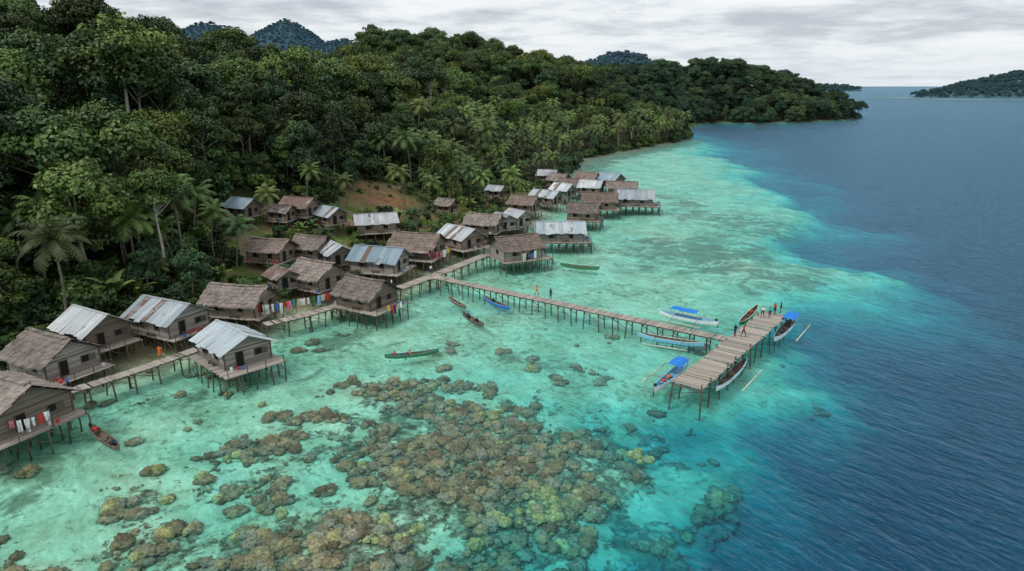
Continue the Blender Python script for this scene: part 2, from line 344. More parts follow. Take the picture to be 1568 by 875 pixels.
# ------------------------------------------------------------------ vegetation prototypes
def leafquads(C,N,size,asp=.6):
    n=len(C); N=N/np.linalg.norm(N,axis=1,keepdims=True)
    R=rng.normal(size=(n,3)); T=np.cross(N,R); T/=np.linalg.norm(T,axis=1,keepdims=True); B=np.cross(N,T)
    s=(size*(.6+.8*rng.random(n)))[:,None]
    V=np.stack([C-T*s*.5, C-B*s*asp*.5+N*s*.08, C+T*s*.5-N*s*.12, C+B*s*asp*.5+N*s*.08],1).reshape(-1,3)
    return V,np.arange(n*4).reshape(n,4)
def tree_proto(name,R,Hc,zc,npuff,nleaf,ls,leafmat,bark='bark',trunk_r=.3,flat=False,low=-.35):
    mb=MB(); th=zc
    pts=[Vector((0,0,-1.5))]; 
    for i in range(1,5): pts.append(Vector((random.uniform(-.3,.3),random.uniform(-.3,.3),-1.5+(th+1.5)*i/4)))
    for i in range(4): mb.tube(pts[i],pts[i+1],trunk_r*(1-.16*i),trunk_r*(1-.16*(i+1)),7,0,cap=False)
    puffs=[]
    for i in range(npuff):
        a=random.random()*2*math.pi; el=random.uniform(low,1.0)
        rr=R*(.45+.4*random.random())*math.sqrt(max(.05,1-max(el,0)**2*.8)); 
        if flat: el=random.uniform(.1,.5)
        c=Vector((math.cos(a)*rr,math.sin(a)*rr,zc+el*Hc*(.65+.25*random.random()))); pr=R*random.uniform(.20,.42)
        puffs.append((c,pr)); 
        if i%2==0: mb.tube(pts[3]+(pts[4]-pts[3])*random.random(),c,trunk_r*.35,.05,5,0,cap=False)
    puffs.append((Vector((0,0,zc+Hc*.55)),R*.5))
    ar=np.array([p[1]**2 for p in puffs]); cnt=(nleaf*ar/ar.sum()).astype(int)
    Cs=[];Ns=[];Rs=[]
    for (c,pr),n in zip(puffs,cnt):
        d=rng.normal(size=(n,3)); d[:,2]=np.abs(d[:,2])*1.1-.45; d/=np.linalg.norm(d,axis=1,keepdims=True)
        rad=pr*(1-.35*rng.random(n)**2)*(1+.18*np.sin(d[:,0]*5+d[:,1]*6+pr*9)); 
        C=np.array(c)+d*rad[:,None]*np.array([1,1,.78]); N=d*.7+rng.normal(size=(n,3))*.42+np.array([0,0,.45])
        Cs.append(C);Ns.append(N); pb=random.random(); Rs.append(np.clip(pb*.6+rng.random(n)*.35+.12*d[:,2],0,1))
    C=np.concatenate(Cs);N=np.concatenate(Ns);Rr=np.concatenate(Rs)
    V,Q=leafquads(C,N,ls)
    tv=np.array(mb.v); tf=np.array(mb.f)
    VV=np.concatenate([tv,V]); QQ=np.concatenate([tf,Q+len(tv)])
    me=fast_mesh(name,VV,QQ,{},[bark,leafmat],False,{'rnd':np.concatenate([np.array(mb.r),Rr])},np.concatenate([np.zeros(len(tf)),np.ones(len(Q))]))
    return me
def palm_mesh(name,h,lean,nf=20,L=3.9,leafmat='palm'):
    mb=MB(); pts=[]
    for i in range(9):
        t=i/8; pts.append(Vector((lean*t*t,lean*.3*math.sin(t*3),-1+(h+1)*t)))
    for i in range(8): mb.tube(pts[i],pts[i+1],.19-.012*i,.19-.012*(i+1),6,0,.4,cap=False)
    top=pts[-1]
    for k in range(nf):
        a=2*math.pi*k*.382*1.0+random.uniform(-.2,.2); lay=k/nf; el=math.radians(72-95*lay+random.uniform(-8,8)); 
        dirh=Vector((math.cos(a),math.sin(a),0)); side=Vector((-math.sin(a),math.cos(a),0)); p=top.copy(); prev=p
        ns=10; rr=random.random(); Lk=L*random.uniform(.85,1.1)
        for j in range(ns):
            t=j/ns; e=el-t*t*1.5-.25*t; d=dirh*math.cos(e)+Vector((0,0,1))*math.sin(e)
            q=p+d*Lk/ns; up=side.cross(d)
            mb.add([p-up*.03+side*.02,p-side*.03,q-side*.02,q+side*.02],[(0,1,2,3)],1,rr*.5+.4)
            ll=.95*math.sin(math.pi*min(1,(t*.86+.14)))**.7
            for sg in (-1,1):
                for m_ in (0,.5):
                    b0=p+(q-p)*m_; tip=b0+side*sg*ll*.8+d*ll*.45-Vector((0,0,1))*ll*(.26+.25*random.random())
                    w=(q-p)*.42; mb.add([b0-w*.5,b0+w*.5,tip+w*.15,tip-w*.15],[(0,1,2,3)],1,min(1,max(0,rr*.6+random.random()*.4)))
            p=q
    for k in range(5):
        a=random.random()*6.28; c=top+Vector((math.cos(a)*.25,math.sin(a)*.25,-.25)); mb.box(c,(.2,.2,.24),0,.3)
    o=mb.obj(name,['bark',leafmat],link=False); return o.data
def banana_mesh(name):
    mb=MB(); mb.tube((0,0,-.5),(0,0,1.7),.14,.09,6,0,.6,cap=False)
    for k in range(9):
        a=k*2.4; el=math.radians(random.uniform(35,80)); dh=Vector((math.cos(a),math.sin(a),0)); sd=Vector((-math.sin(a),math.cos(a),0)); p=Vector((0,0,1.6)); rr=random.random(); L=random.uniform(1.8,2.5)
        for j in range(6):
            t=j/6; e=el-t*t*1.5; d=dh*math.cos(e)+Vector((0,0,math.sin(e))); q=p+d*L/6
            w0=.38*math.sin(math.pi*min(1,.12+t*.88))+.03; w1=.38*math.sin(math.pi*min(1,.12+(t+1/6)*.88))+.01; dz=Vector((0,0,.08))
            mb.add([p-sd*w0-dz,p,q,q-sd*w1-dz],[(0,1,2,3)],1,rr); mb.add([p,p+sd*w0-dz,q+sd*w1-dz,q],[(0,1,2,3)],1,rr*.8); p=q
    return mb.obj(name,['banana','banana'],link=False).data
def bush_mesh(name,R,n,ls,mat):
    return tree_proto(name,R,R*.9,R*.35,9,n,ls,mat,'bark',.08)
protos=bpy.data.collections.new('forest_prototypes')
def addp(col,name,me):
    o=bpy.data.objects.new(name,me); col.objects.link(o); return o
TM=[]
TM.append(tree_proto('broadleaf_a',5.2,5.0,12,20,5000,.55,'leaf'))
TM.append(tree_proto('broadleaf_b',4.4,6.4,10,22,5200,.50,'leaf2',low=-.8))
TM.append(tree_proto('broadleaf_c',6.4,4.2,14,24,6000,.58,'leaf'))
TM.append(tree_proto('broadleaf_d',3.8,5.0,7.5,18,4400,.47,'leaf2',low=-.9))
TM.append(tree_proto('broadleaf_e',5.0,4.6,9,22,5200,.56,'leaf2',low=-.8))
TM.append(tree_proto('emergent_f',5.5,3.6,17,16,4400,.55,'leaf','palebark',.34))
TM.append(tree_proto('slender_g',3.0,6.5,12,16,3600,.46,'leaf','palebark',.22))
TM.append(palm_mesh('palm_h',10,1.5)); TM.append(palm_mesh('palm_i',7.5,-1.2,18,3.6)); TM.append(palm_mesh('palm_j',12,.8,20,3.8))
TM.append(bush_mesh('bush_k',1.7,1200,.36,'leaf')); TM.append(bush_mesh('bush_l',2.4,1800,.40,'leaf2')); TM.append(banana_mesh('banana_m'))
for i,me in enumerate(TM): addp(protos,'p%02d_'%i+me.name,me)
def haze_tinted(colname,mat,ids):  # tree copies whose leaf and bark colours carry the painted haze
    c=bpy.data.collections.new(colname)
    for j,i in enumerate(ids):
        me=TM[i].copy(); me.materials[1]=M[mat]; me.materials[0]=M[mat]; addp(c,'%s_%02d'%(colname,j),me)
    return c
protoh=haze_tinted('far_proto','leafh',[0,1,2,3,4,0,6]); protohh=haze_tinted('hazy_proto','leafhh',[0,1,2,3,4]); proto3=haze_tinted('mountain_proto','leafh3',[0,1,2,4])
def scatter(name,pts,rot,scl,idx,col):
    pts=np.array(pts,float); me=bpy.data.meshes.new(name); n=len(pts)
    me.vertices.add(n); me.vertices.foreach_set('co',pts.astype(np.float32).ravel())
    for nm,a,ty in (('rotz',rot,'FLOAT'),('scl',scl,'FLOAT'),('idx',idx,'INT')):
        at=me.attributes.new(nm,ty,'POINT'); at.data.foreach_set('value',np.array(a,dtype=np.int32 if ty=='INT' else np.float32))
    o=bpy.data.objects.new(name,me); ROOT.objects.link(o)
    g=bpy.data.node_groups.new(name+'_nodes','GeometryNodeTree'); g.interface.new_socket('Geometry',in_out='INPUT',socket_type='NodeSocketGeometry'); g.interface.new_socket('Geometry',in_out='OUTPUT',socket_type='NodeSocketGeometry')
    N=g.nodes;L=g.links; gi=N.new('NodeGroupInput');go=N.new('NodeGroupOutput'); ip=N.new('GeometryNodeInstanceOnPoints'); ci=N.new('GeometryNodeCollectionInfo')
    ci.inputs['Collection'].default_value=col; ci.inputs['Separate Children'].default_value=True; ci.inputs['Reset Children'].default_value=True
    def na(nm,ty):
        a=N.new('GeometryNodeInputNamedAttribute'); a.data_type=ty; a.inputs['Name'].default_value=nm; return a.outputs['Attribute']
    cx=N.new('ShaderNodeCombineXYZ'); L.new(na('rotz','FLOAT'),cx.inputs[2])
    L.new(gi.outputs[0],ip.inputs['Points']); L.new(ci.outputs[0],ip.inputs['Instance']); ip.inputs['Pick Instance'].default_value=True
    L.new(na('idx','INT'),ip.inputs['Instance Index']); L.new(cx.outputs[0],ip.inputs['Rotation']); L.new(na('scl','FLOAT'),ip.inputs['Scale']); L.new(ip.outputs[0],go.inputs[0])
    md=o.modifiers.new('instances','NODES'); md.node_group=g; return o
# ------------------------------------------------------------------ houses
def roof_metal(mb,L,W,rise,hw,oh,ohx,mat=0):
    half=W/2+oh; slope=math.atan2(rise,W/2); ln=half/math.cos(slope); n=max(4,int((L+2*ohx)/.85)); sw=(L+2*ohx)/n
    for sg in (-1,1):
        for i in range(n):
            x=-L/2-ohx+sw*(i+.5); k=random.uniform(-.2,.14); r=random.random(); mi=1 if random.random()<.07 else mat
            zt=hw+rise+.06; l2=ln+k; e=slope+random.uniform(-.018,.018)
            cx=Vector((x,sg*math.cos(e)*l2/2,zt-math.sin(e)*l2/2+random.choice((0,.025))))
            rot=Matrix.Rotation(-sg*e,3,'X')@Matrix.Rotation(random.uniform(-.018,.018),3,'Z'); mb.box(cx,(sw*1.03,l2,.035),mi,r,rot)
    mb.box((0,0,hw+rise+.09),(L+2*ohx,.32,.05),mat,.6)
def roof_thatch(mb,L,W,rise,hw,oh,ohx,mat=0):
    half=W/2+oh; slope=math.atan2(rise,W/2); rows=6; ns=int((L+2*ohx)/.28)
    zt=hw+rise+.2
    for sg in (-1,1):
        for j in range(rows):
            a=j/rows-.03; bb=(j+1)/rows+.03; vs=[];ln=half
            for i in range(ns+1):
                x=-L/2-ohx+(L+2*ohx)*i/ns
                if i in (0,ns): x+=random.uniform(-.18,.18)
                y0=ln*a;y1=ln*bb+random.uniform(-.14,.14); sag=.11*math.cos(x/L*3)
                vs+= [(x,sg*max(y0,0),zt-math.tan(slope)*y0-.02-sag),(x,sg*y1,zt-math.tan(slope)*y1+.07-sag+random.uniform(-.03,.03)),(x,sg*y1,zt-math.tan(slope)*y1-.12-sag)]
            o0=len(mb.v); mb.v+=vs
            for i in range(ns):
                o=o0+i*3; r=random.random()*.5+.25
                for f in [(o,o+3,o+4,o+1),(o+1,o+4,o+5,o+2)]: mb.f.append(f if sg<0 else f[::-1]); mb.m.append(mat); mb.r.append(r)
    for i in range(int(L+2*ohx)*2):
        x=-L/2-ohx+.25+i*.5
        if x>L/2+ohx: break
        mb.box((x,0,zt+.05-.11*math.cos(x/L*3)),(.52,.5+random.uniform(-.08,.1),.12),mat)
    for sg in (-1,1):
        y=half-.1; z=zt-math.tan(slope)*y-.12
        vs=[(-L/2-ohx+.1,0,zt-.15),(L/2+ohx-.1,0,zt-.15),(L/2+ohx-.1,sg*y,z),(-L/2-ohx+.1,sg*y,z)]
        mb.add(vs,[(0,1,2,3)],mat,.1)
HOUSES=[]
def house(px,py,L,W,ang,roof,wall='wall',hw=1.95,rise=None,lift=1.35,porch=None,name='stilt_house',deck=(.5,.5,.5,.5),annex=None,rail=False):
    x,y,z=hit(px,py,lift,0.0); g=z-lift; ang+=random.uniform(-7,7); rz=math.radians(ang); e=empty(name,(x,y,z),rz); HOUSES.append((x,y,max(L,W)/2))
    hw*=random.uniform(.95,1.06); rise=rise or W*random.uniform(.24,.31)
    x0,x1,y0,y1=-L/2-deck[0],L/2+deck[1],-W/2-deck[2],W/2+deck[3]
    f=MB(); n=int((x1-x0)/.25); sw=(x1-x0)/n
    for i in range(n): f.box((x0+sw*(i+.5),(y0+y1)/2+random.uniform(-.1,.1),-.03),(sw*.93,(y1-y0)+random.uniform(-.15,.2),.05))
    for yy in (y0+.2,0,y1-.2): f.box(((x0+x1)/2,yy,-.13),(x1-x0,.12,.14),1)
    f.obj('floor_deck',['plank','post'],e)
    s=MB(); nx=max(3,int((x1-x0)/1.5)+1); nyy=max(3,int((y1-y0)/1.6)+1); c,sn=math.cos(rz),math.sin(rz); grid={}
    for i in range(nx):
        for j in range(nyy):
            lx=x0+.15+(x1-x0-.3)*i/(nx-1)+random.uniform(-.12,.12); ly=y0+.15+(y1-y0-.3)*j/(nyy-1)+random.uniform(-.1,.1)
            wz=gz(x+lx*c-ly*sn,y+lx*sn+ly*c); bot=min(wz-z-.4,-.5)
            j1,j2=random.uniform(-.2,.2),random.uniform(-.2,.2)
            s.tube((lx+j1,ly+j2,bot),(lx,ly,-.08),.085,.07,6); grid[i,j]=(lx,ly,bot)
    for i in range(nx-1):
        for j in (0,nyy-1):
            a=grid[i,j];b_=grid[i+1,j]
            if random.random()<.6: s.tube((a[0],a[1],-.15),(b_[0],b_[1],max(b_[2],-lift+.1)),.04,.04,4)
    for j in range(nyy-1):
        for i in (0,nx-1):
            a=grid[i,j];b_=grid[i,j+1]
            if random.random()<.6: s.tube((a[0],a[1],-.15),(b_[0],b_[1],max(b_[2],-lift+.1)),.04,.04,4)
    s.obj('stilts',['post'],e)
    w=MB(); a,b_=L/2,W/2; t=hw+rise
    w.add([(-a,-b_,0),(a,-b_,0),(a,b_,0),(-a,b_,0),(-a,-b_,hw),(a,-b_,hw),(a,b_,hw),(-a,b_,hw),(-a,0,t-.03),(a,0,t-.03)],[(0,1,5,4),(2,3,7,6),(1,2,6,9,5),(3,0,4,8,7),(3,2,1,0)],0,.5)
    for cx in (-a,a):
        for cy in (-b_,b_): w.box((cx*1.003,cy*1.004,hw/2),(.13,.13,hw-.01),1)
    for cy in (-b_,b_):
        for k in range(1,4): w.box((-a+L*k/4,cy*1.003,hw/2),(.08,.06,hw-.02),1)
    for cx in (-a,a): w.box((cx*1.004,0,hw+.02),(.05,W,.09),1)
    for k in range(4): w.box((random.uniform(-a*.8,a*.8),-b_-.018,random.uniform(.3,hw-.3)),(random.uniform(.6,1.4),.03,.2),0,random.random())
    for k in range(3): w.box((a+.018,random.uniform(-b_*.7,b_*.7),random.uniform(.3,hw)),(.03,random.uniform(.6,1.2),.2),0,random.random())
    w.obj('walls',[wall,'post'],e)
    d=MB(); 
    def opening(face,pos,zc,ww,hh,shut=False):
        if face in 'xX':
            sx=a if face=='X' else -a; q=1 if face=='X' else -1
            d.box((sx+q*.02,pos,zc),(.06,ww,hh),0); 
            for k in (-1,1): d.box((sx+q*.04,pos+k*ww/2,zc),(.07,.07,hh+.1),1)
            d.box((sx+q*.043,pos,zc+hh/2),(.075,ww+.1,.07),1); d.box((sx+q*.046,pos,zc-hh/2),(.09,ww+.14,.06),1)
            if shut: d.box((sx+q*.16,pos+ww*.85,zc),(.04,ww*.8,hh),1,None,Matrix.Rotation(-q*.35,3,'Z'))
        else:
            sy=b_ if face=='Y' else -b_; q=1 if face=='Y' else -1
            d.box((pos,sy+q*.02,zc),(ww,.06,hh),0)
            for k in (-1,1): d.box((pos+k*ww/2,sy+q*.04,zc),(.07,.07,hh+.1),1)
            d.box((pos,sy+q*.043,zc+hh/2),(ww+.1,.075,.07),1); d.box((pos,sy+q*.046,zc-hh/2),(ww+.14,.09,.06),1)
            if shut: d.box((pos+ww*.85,sy+q*.16,zc),(ww*.8,.04,hh),1,None,Matrix.Rotation(q*.35,3,'Z'))
    opening('X',-W*.18,.88,.85,1.65); opening('X',W*.22,1.15,.8,.7,True)
    opening('y',-L*.24,1.15,.8,.7,True); opening('y',L*.22,1.15,.8,.7); opening('Y',0,1.15,.8,.7); opening('x',0,1.15,.8,.7)
    d.obj('door_and_windows',['dark','post'],e)
    r=MB(); oh=.65; ohx=.6
    (roof_thatch if roof.startswith('thatch') else roof_metal)(r,L,W,rise,hw,oh,ohx); r.obj('roof',[roof,'rust'],e)
    if annex:
        q=MB(); aw=annex; n=int(L/.8)
        for i in range(n):
            sw=L/n; x_=-L/2+sw*(i+.5); q.box((x_,-W/2-aw/2-.3,hw-.35),(sw*1.02,aw+.2,.04),0,None,Matrix.Rotation(.22,3,'X'))
        for i in range(4): q.tube((-L/2+.2+(L-.4)*i/3,-W/2-aw-.2,-.05),(-L/2+.2+(L-.4)*i/3,-W/2-aw-.2,hw-.58),.05,.05,5,1)
        q.obj('porch_roof',[roof,'post'],e)
    q=MB()
    for k in range(random.randint(2,5)):
        cx=random.uniform(L/2+.2,x1-.2) if deck[1]>.9 else random.uniform(-L/2,L/2); cy=random.uniform(-W/2,W/2) if deck[1]>.9 else -W/2-.25
        q.tube((cx,cy,-.005),(cx,cy,.32),.13,.17,8,random.choice((0,1,2,3)))
    q.box((L*.1,-W/2-.3,.35),(1.2,.28,.05),4); 
    for k in (-.5,.5): q.box((L*.1+k,-W/2-.3,.16),(.06,.24,.33),4)
    if deck[1]>.9:
        for k in range(4): yy=y0+.3+(y1-y0-.6)*k/3; q.box((x1-.06,yy,.38),(.07,.07,.8),4)
        q.box((x1-.06,(y0+y1)/2+.5,.74),(.055,(y1-y0)-1.4,.06),4)
    q.obj('deck_clutter',['blue','red','white','green','post'],e)
    q=MB(); lx=x1+.5; 
    for k in (-.3,.3): q.tube((x1,y0+1+k,0),(lx+.2,y0+1+k,-lift-.2),.04,.04,5)
    for k in range(5): t_=(k+.5)/5; q.box((x1+(lx+.2-x1)*t_,y0+1,-(lift+.2)*t_),(.1,.6,.04))
    q.obj('ladder',['post'],e)
    return e
H=[
 (18,640,7.5,6.5,-28,'thatch','wall2',dict(annex=1.6,deck=(.5,1.5,2.2,.5))),
 (86,563,6.6,5.6,-30,'thatch','wall',dict(deck=(.4,1.8,.6,.4))),
 (146,522,6.0,5.0,-34,'metalw','wall2',dict(deck=(.4,1.6,.4,.4))),
 (260,502,7.2,5.6,-31,'metal','wall',dict(deck=(.4,1.3,.5,.5))),
 (360,546,6.4,5.2,-36,'metal','wall',dict(deck=(.6,2.2,1.0,.6))),
 (370,476,7.0,5.2,-14,'thatch','wall2',dict(deck=(.5,1.0,.6,.5))),
 (562,466,6.0,5.2,-24,'thatch','wall2',dict(deck=(.5,1.8,1.0,.6))),
 (488,438,5.8,5.4,-24,'thatch','wall2',dict()),
 (582,412,7.6,5.4,-18,'metalb','wall',dict(deck=(.5,1.2,1.2,.5))),
 (416,398,6.0,4.4,-10,'thatchr','wall2',dict()),
 (480,392,5.2,4.6,-20,'thatch','wall2',dict()),
 (434,438,3.6,3.0,-40,'rust','wall',dict(hw=1.9)),
 (516,402,4.8,4.0,-50,'metalw','wall3',dict()),
 (374,332,4.6,3.8,-25,'metalb','wall2',dict()),
 (432,338,3.8,3.4,-20,'rust','wall2',dict()),
 (460,330,5.6,4.4,-25,'rust','wall2',dict()),
 (506,342,4.6,4.0,-40,'metal','wall2',dict()),
 (576,354,7.2,5.0,10,'metalw','wall2',dict(deck=(.5,1,1,.5))),
 (640,389,7.6,6.2,-14,'thatchr','wall2',dict(annex=1.4,deck=(.5,1.0,2.0,.5))),
 (706,376,6.6,5.6,-38,'metalw','wall2',dict(deck=(.5,1.5,1,.5))),
 (742,353,6.4,5.2,-22,'thatch','wall2',dict()),
 (770,350,4.0,4.4,-60,'metal','wall',dict()),
 (792,344,4.2,4.2,-45,'metalw','wall',dict()),
 (790,393,7.2,5.8,22,'thatchr','wall',dict(deck=(.6,1.6,1.4,.6))),
 (858,367,8.4,5.2,-6,'metal','wall',dict(deck=(.6,1.6,.8,.6))),
 (803,322,5.8,4.8,-20,'thatchr','wall2',dict()),
 (760,302,3.8,3.2,-30,'metalw','wall2',dict()),
 (836,311,6.4,5.0,-30,'metal','wall2',dict()),
 (862,300,5.0,4.4,-40,'metalw','wall',dict()),
 (838,276,5.2,4.4,-10,'metalw','wall2',dict()),(856,284,4.8,4.8,-30,'thatch','wall2',dict()),(872,292,5.2,4.8,-15,'thatchr','wall2',dict()),
 (893,335,6.2,5.2,-20,'thatch','wall2',dict(deck=(.5,1.2,1,.5))),
 (918,318,7.6,5.8,-5,'thatchr','wall2',dict(deck=(.5,1.2,1,.5))),
 (970,313,9.0,6.0,-3,'metal','wall',dict(deck=(.6,2.0,1,.6))),
 (900,282,5.6,4.6,-35,'thatchr','wall2',dict()),(934,284,6.6,5.2,-38,'metalb','wall2',dict()),(952,296,7.4,4.8,-5,'thatch','wall2',dict()),(905,296,5.6,4.8,-20,'metalw','wall2',dict()),
 (684,326,3.4,2.8,-20,'thatch','wall2',dict()),
]
for h in H: house(*h[:6],wall=h[6],**h[7])
# ------------------------------------------------------------------ walkways / jetty
def walkway(name,pts,w,z,post_step=2.0,rails=False,frame=True):
    e=empty(name,(pts[0][0],pts[0][1],z)); o=Vector((pts[0][0],pts[0][1],0)); pl=MB(); ps=MB()
    for (ax,ay),(bx,by) in zip(pts[:-1],pts[1:]):
        a=Vector((ax,ay,0))-o; b_=Vector((bx,by,0))-o; d=(b_-a); L=d.length; d.normalize(); s=Vector((-d.y,d.x,0)); rot=Matrix.Rotation(math.atan2(d.y,d.x),3,'Z')
        n=int(L/.23)
        for i in range(n):
            if random.random()<.02: continue
            c=a+d*(L*(i+.5)/n)+s*random.uniform(-.08,.08); c.z=random.uniform(-.015,.015)
            pl.box(c,(L/n*random.uniform(.8,.95),w*random.uniform(.93,1.08),.05),0,None,rot@Matrix.Rotation(random.uniform(-.04,.04),3,'Z'))
        for k in (-1,0,1):
            if k==0 and w<2: continue
            c=(a+b_)/2+s*k*(w/2-.15); c.z=-.11; ps.box(c,(L,.1,.15),0,None,rot)
        m=max(1,int(L/post_step)); prev=None
        for i in range(m+1):
            c=a+d*L*i/m; cc=[]
            for k in (-1,1):
                q=c+s*k*(w/2-.1); wz=gz(q.x+o.x,q.y+o.y)-z-.4
                top=.0 if w<2.5 else random.choice((0,.0,.5)); 
                ps.tube(q+s*k*.12+Vector((random.uniform(-.2,.2),random.uniform(-.1,.1),min(wz,-.6))),q+Vector((0,0,-.05+top)),.09,.075,6); cc.append(q)
            c2=c.copy(); c2.z=-.24; ps.box(c2,(.12,w+.2,.12),0,None,rot)
            ps.tube(cc[0]+Vector((0,0,-.3)),cc[1]+Vector((0,0,-z+.1)),.035,.035,4)
            if prev and i%2: ps.tube(prev[0]+Vector((0,0,-.25)),cc[0]+Vector((0,0,-z+.1)),.035,.035,4)
            prev=cc
    pl.obj('planks',['plank'],e); ps.obj('posts_and_beams',['post'],e); return e
DZ=1.35
A=P(664,424,DZ); B=P(1112,519,DZ)
walkway('wooden_footbridge',[A,P(820,457,DZ),B],1.7,DZ)
j0=Vector(P(1052,591,DZ)); j1=Vector(P(1187,480,DZ)); walkway('wooden_jetty',[tuple(j0),tuple(j1)],3.2,DZ+.02,2.2)
walkway('shore_boardwalk',[P(95,603,1.25),P(200,570,1.25),P(302,535,1.25)],1.5,1.25)
walkway('shore_boardwalk',[P(405,497,1.3),P(470,482,1.3),P(515,468,1.3)],1.6,1.3)
walkway('shore_boardwalk',[P(606,443,1.33),P(664,422,1.33),P(744,390,1.33)],1.8,1.33)
walkway('shore_boardwalk',[P(515,468,1.28),P(540,440,1.28),P(606,443,1.28)],1.3,1.28)
# ------------------------------------------------------------------ people
def person_mesh(pose,shirt,pants):
    v={};r={}
    def p(n,co,rad): v[n]=co;r[n]=rad
    if pose=='stand' or pose=='walk':
        st=.16 if pose=='walk' else .02
        p('pel',(0,0,.92),.125);p('waist',(0,0,1.06),.115);p('chest',(0,.0,1.24),.14);p('neck',(0,.01,1.40),.055);p('hd1',(0,.02,1.49),.075);p('hd2',(0,.02,1.57),.09)
        for s,k in ((-1,'l'),(1,'r')):
            f=s*st
            p('sh'+k,(s*.17,0,1.33),.06);p('el'+k,(s*.23,-f*.8,1.07),.043);p('wr'+k,(s*.25,.08-f*1.2,.86),.030);p('ha'+k,(s*.25,.10-f*1.3,.79),.032)
            p('hp'+k,(s*.09,0,.86),.09);p('kn'+k,(s*.10,f+.03,.48),.062);p('an'+k,(s*.10,f*1.6-.02,.09),.042);p('to'+k,(s*.11,f*1.6+.14,.04),.036)
    else:
        p('pel',(0,0,.12),.13);p('waist',(0,.02,.26),.115);p('chest',(0,.06,.44),.14);p('neck',(0,.09,.60),.055);p('hd1',(0,.11,.69),.075);p('hd2',(0,.12,.77),.09)
        for s,k in ((-1,'l'),(1,'r')):
            p('sh'+k,(s*.17,.06,.54),.06);p('el'+k,(s*.26,.20,.36),.043);p('wr'+k,(s*.16,.42,.36),.03);p('ha'+k,(s*.14,.49,.37),.032)
            p('hp'+k,(s*.09,.06,.1),.09);p('kn'+k,(s*.15,.42,.30),.062);p('an'+k,(s*.12,.62,.02),.042);p('to'+k,(s*.12,.75,.03),.036)
    ed=[('pel','waist'),('waist','chest'),('chest','neck'),('neck','hd1'),('hd1','hd2')]
    for k in 'lr': ed+=[('chest','sh'+k),('sh'+k,'el'+k),('el'+k,'wr'+k),('wr'+k,'ha'+k),('pel','hp'+k),('hp'+k,'kn'+k),('kn'+k,'an'+k),('an'+k,'to'+k)]
    for k,s in (('l',-1),('r',1)):
        hx,hy,hz=v['ha'+k]; wx,wy,wz=v['wr'+k]; d=Vector((hx-wx,hy-wy,hz-wz)).normalized()
        for i in range(4):
            n='f%s%d'%(k,i); o=Vector((hx,hy,hz))+d*(.075+.012*(i in(1,2)))+Vector((0,(i-1.5)*.02,0)) if pose!='sit' else Vector((hx,hy,hz))+d*.07+Vector(((i-1.5)*.02,0,-.02))
            p(n,tuple(o),.009); ed.append(('ha'+k,n))
        n='t'+k; p(n,(wx-s*.03,wy+.05,(wz+hz)/2-.02),.010); ed.append(('ha'+k,n))
    keys=list(v); me=bpy.data.meshes.new('pm'); me.from_pydata([v[k] for k in keys],[(keys.index(a),keys.index(b)) for a,b in ed],[])
    o=bpy.data.objects.new('pm',me); ROOT.objects.link(o); sk=o.modifiers.new('s','SKIN'); 
    for i,k in enumerate(keys): me.skin_vertices[0].data[i].radius=(r[k],r[k]*(.8 if k in('pel','waist','chest') else 1)); me.skin_vertices[0].data[i].use_root=(k=='pel')
    ss=o.modifiers.new('b','SUBSURF'); ss.levels=1; ss.render_levels=1
    dg=bpy.context.evaluated_depsgraph_get(); m2=bpy.data.meshes.new_from_object(o.evaluated_get(dg)); bpy.data.objects.remove(o)
    m2.materials.clear()
    for m_ in ('skin',shirt,pants,'hair'): m2.materials.append(M[m_])
    hd=Vector(v['hd2'])
    for pl in m2.polygons:
        c=pl.center; pl.use_smooth=True
        best=min(keys,key=lambda k:(Vector(v[k])-c).length-r[k]); m_=0
        if best in('chest','waist') or best.startswith('sh'): m_=1
        elif best=='pel' or best.startswith('hp') : m_=2
        elif best.startswith('kn'): m_=2 if c.z>v[best][2]-.05 or pose=='sit' else 0
        elif best.startswith('el') and (Vector(v['sh'+best[2]])-c).length<.24: m_=1
        if best in('hd1','hd2') and (c.z>hd.z+.03 or (c.y<hd.y-.02 and c.z>hd.z-.09)): m_=3
        pl.material_index=m_
    bm=bmesh.new(); bm.from_mesh(m2)
    def bit(co,s,mi):
        g=bmesh.ops.create_icosphere(bm,subdivisions=1,radius=1,matrix=Matrix.Translation(co)@Matrix.Diagonal((*s,1)))
        for f in {f for vv in g['verts'] for f in vv.link_faces}: f.material_index=mi
    bit(hd+Vector((0,.092,-.03)),(.014,.022,.02),0)
    for s in (-1,1): bit(hd+Vector((s*.033,.08,0)),(.013,.01,.008),3); bit(hd+Vector((s*.085,-.005,-.025)),(.012,.02,.03),0)
    bit(hd+Vector((0,.078,-.072)),(.025,.01,.006),3)
    bm.to_mesh(m2); bm.free(); return m2
PM={}
def person(x,y,z,rz,pose='stand',shirt='orange',pants='navy',parent=None,name='person'):
    k=(pose,shirt,pants)
    if k not in PM: PM[k]=person_mesh(*k)
    o=bpy.data.objects.new(name,PM[k]); ROOT.objects.link(o); o.location=(x,y,z); o.rotation_euler=(0,0,rz)
    if parent: o.parent=parent
    return o
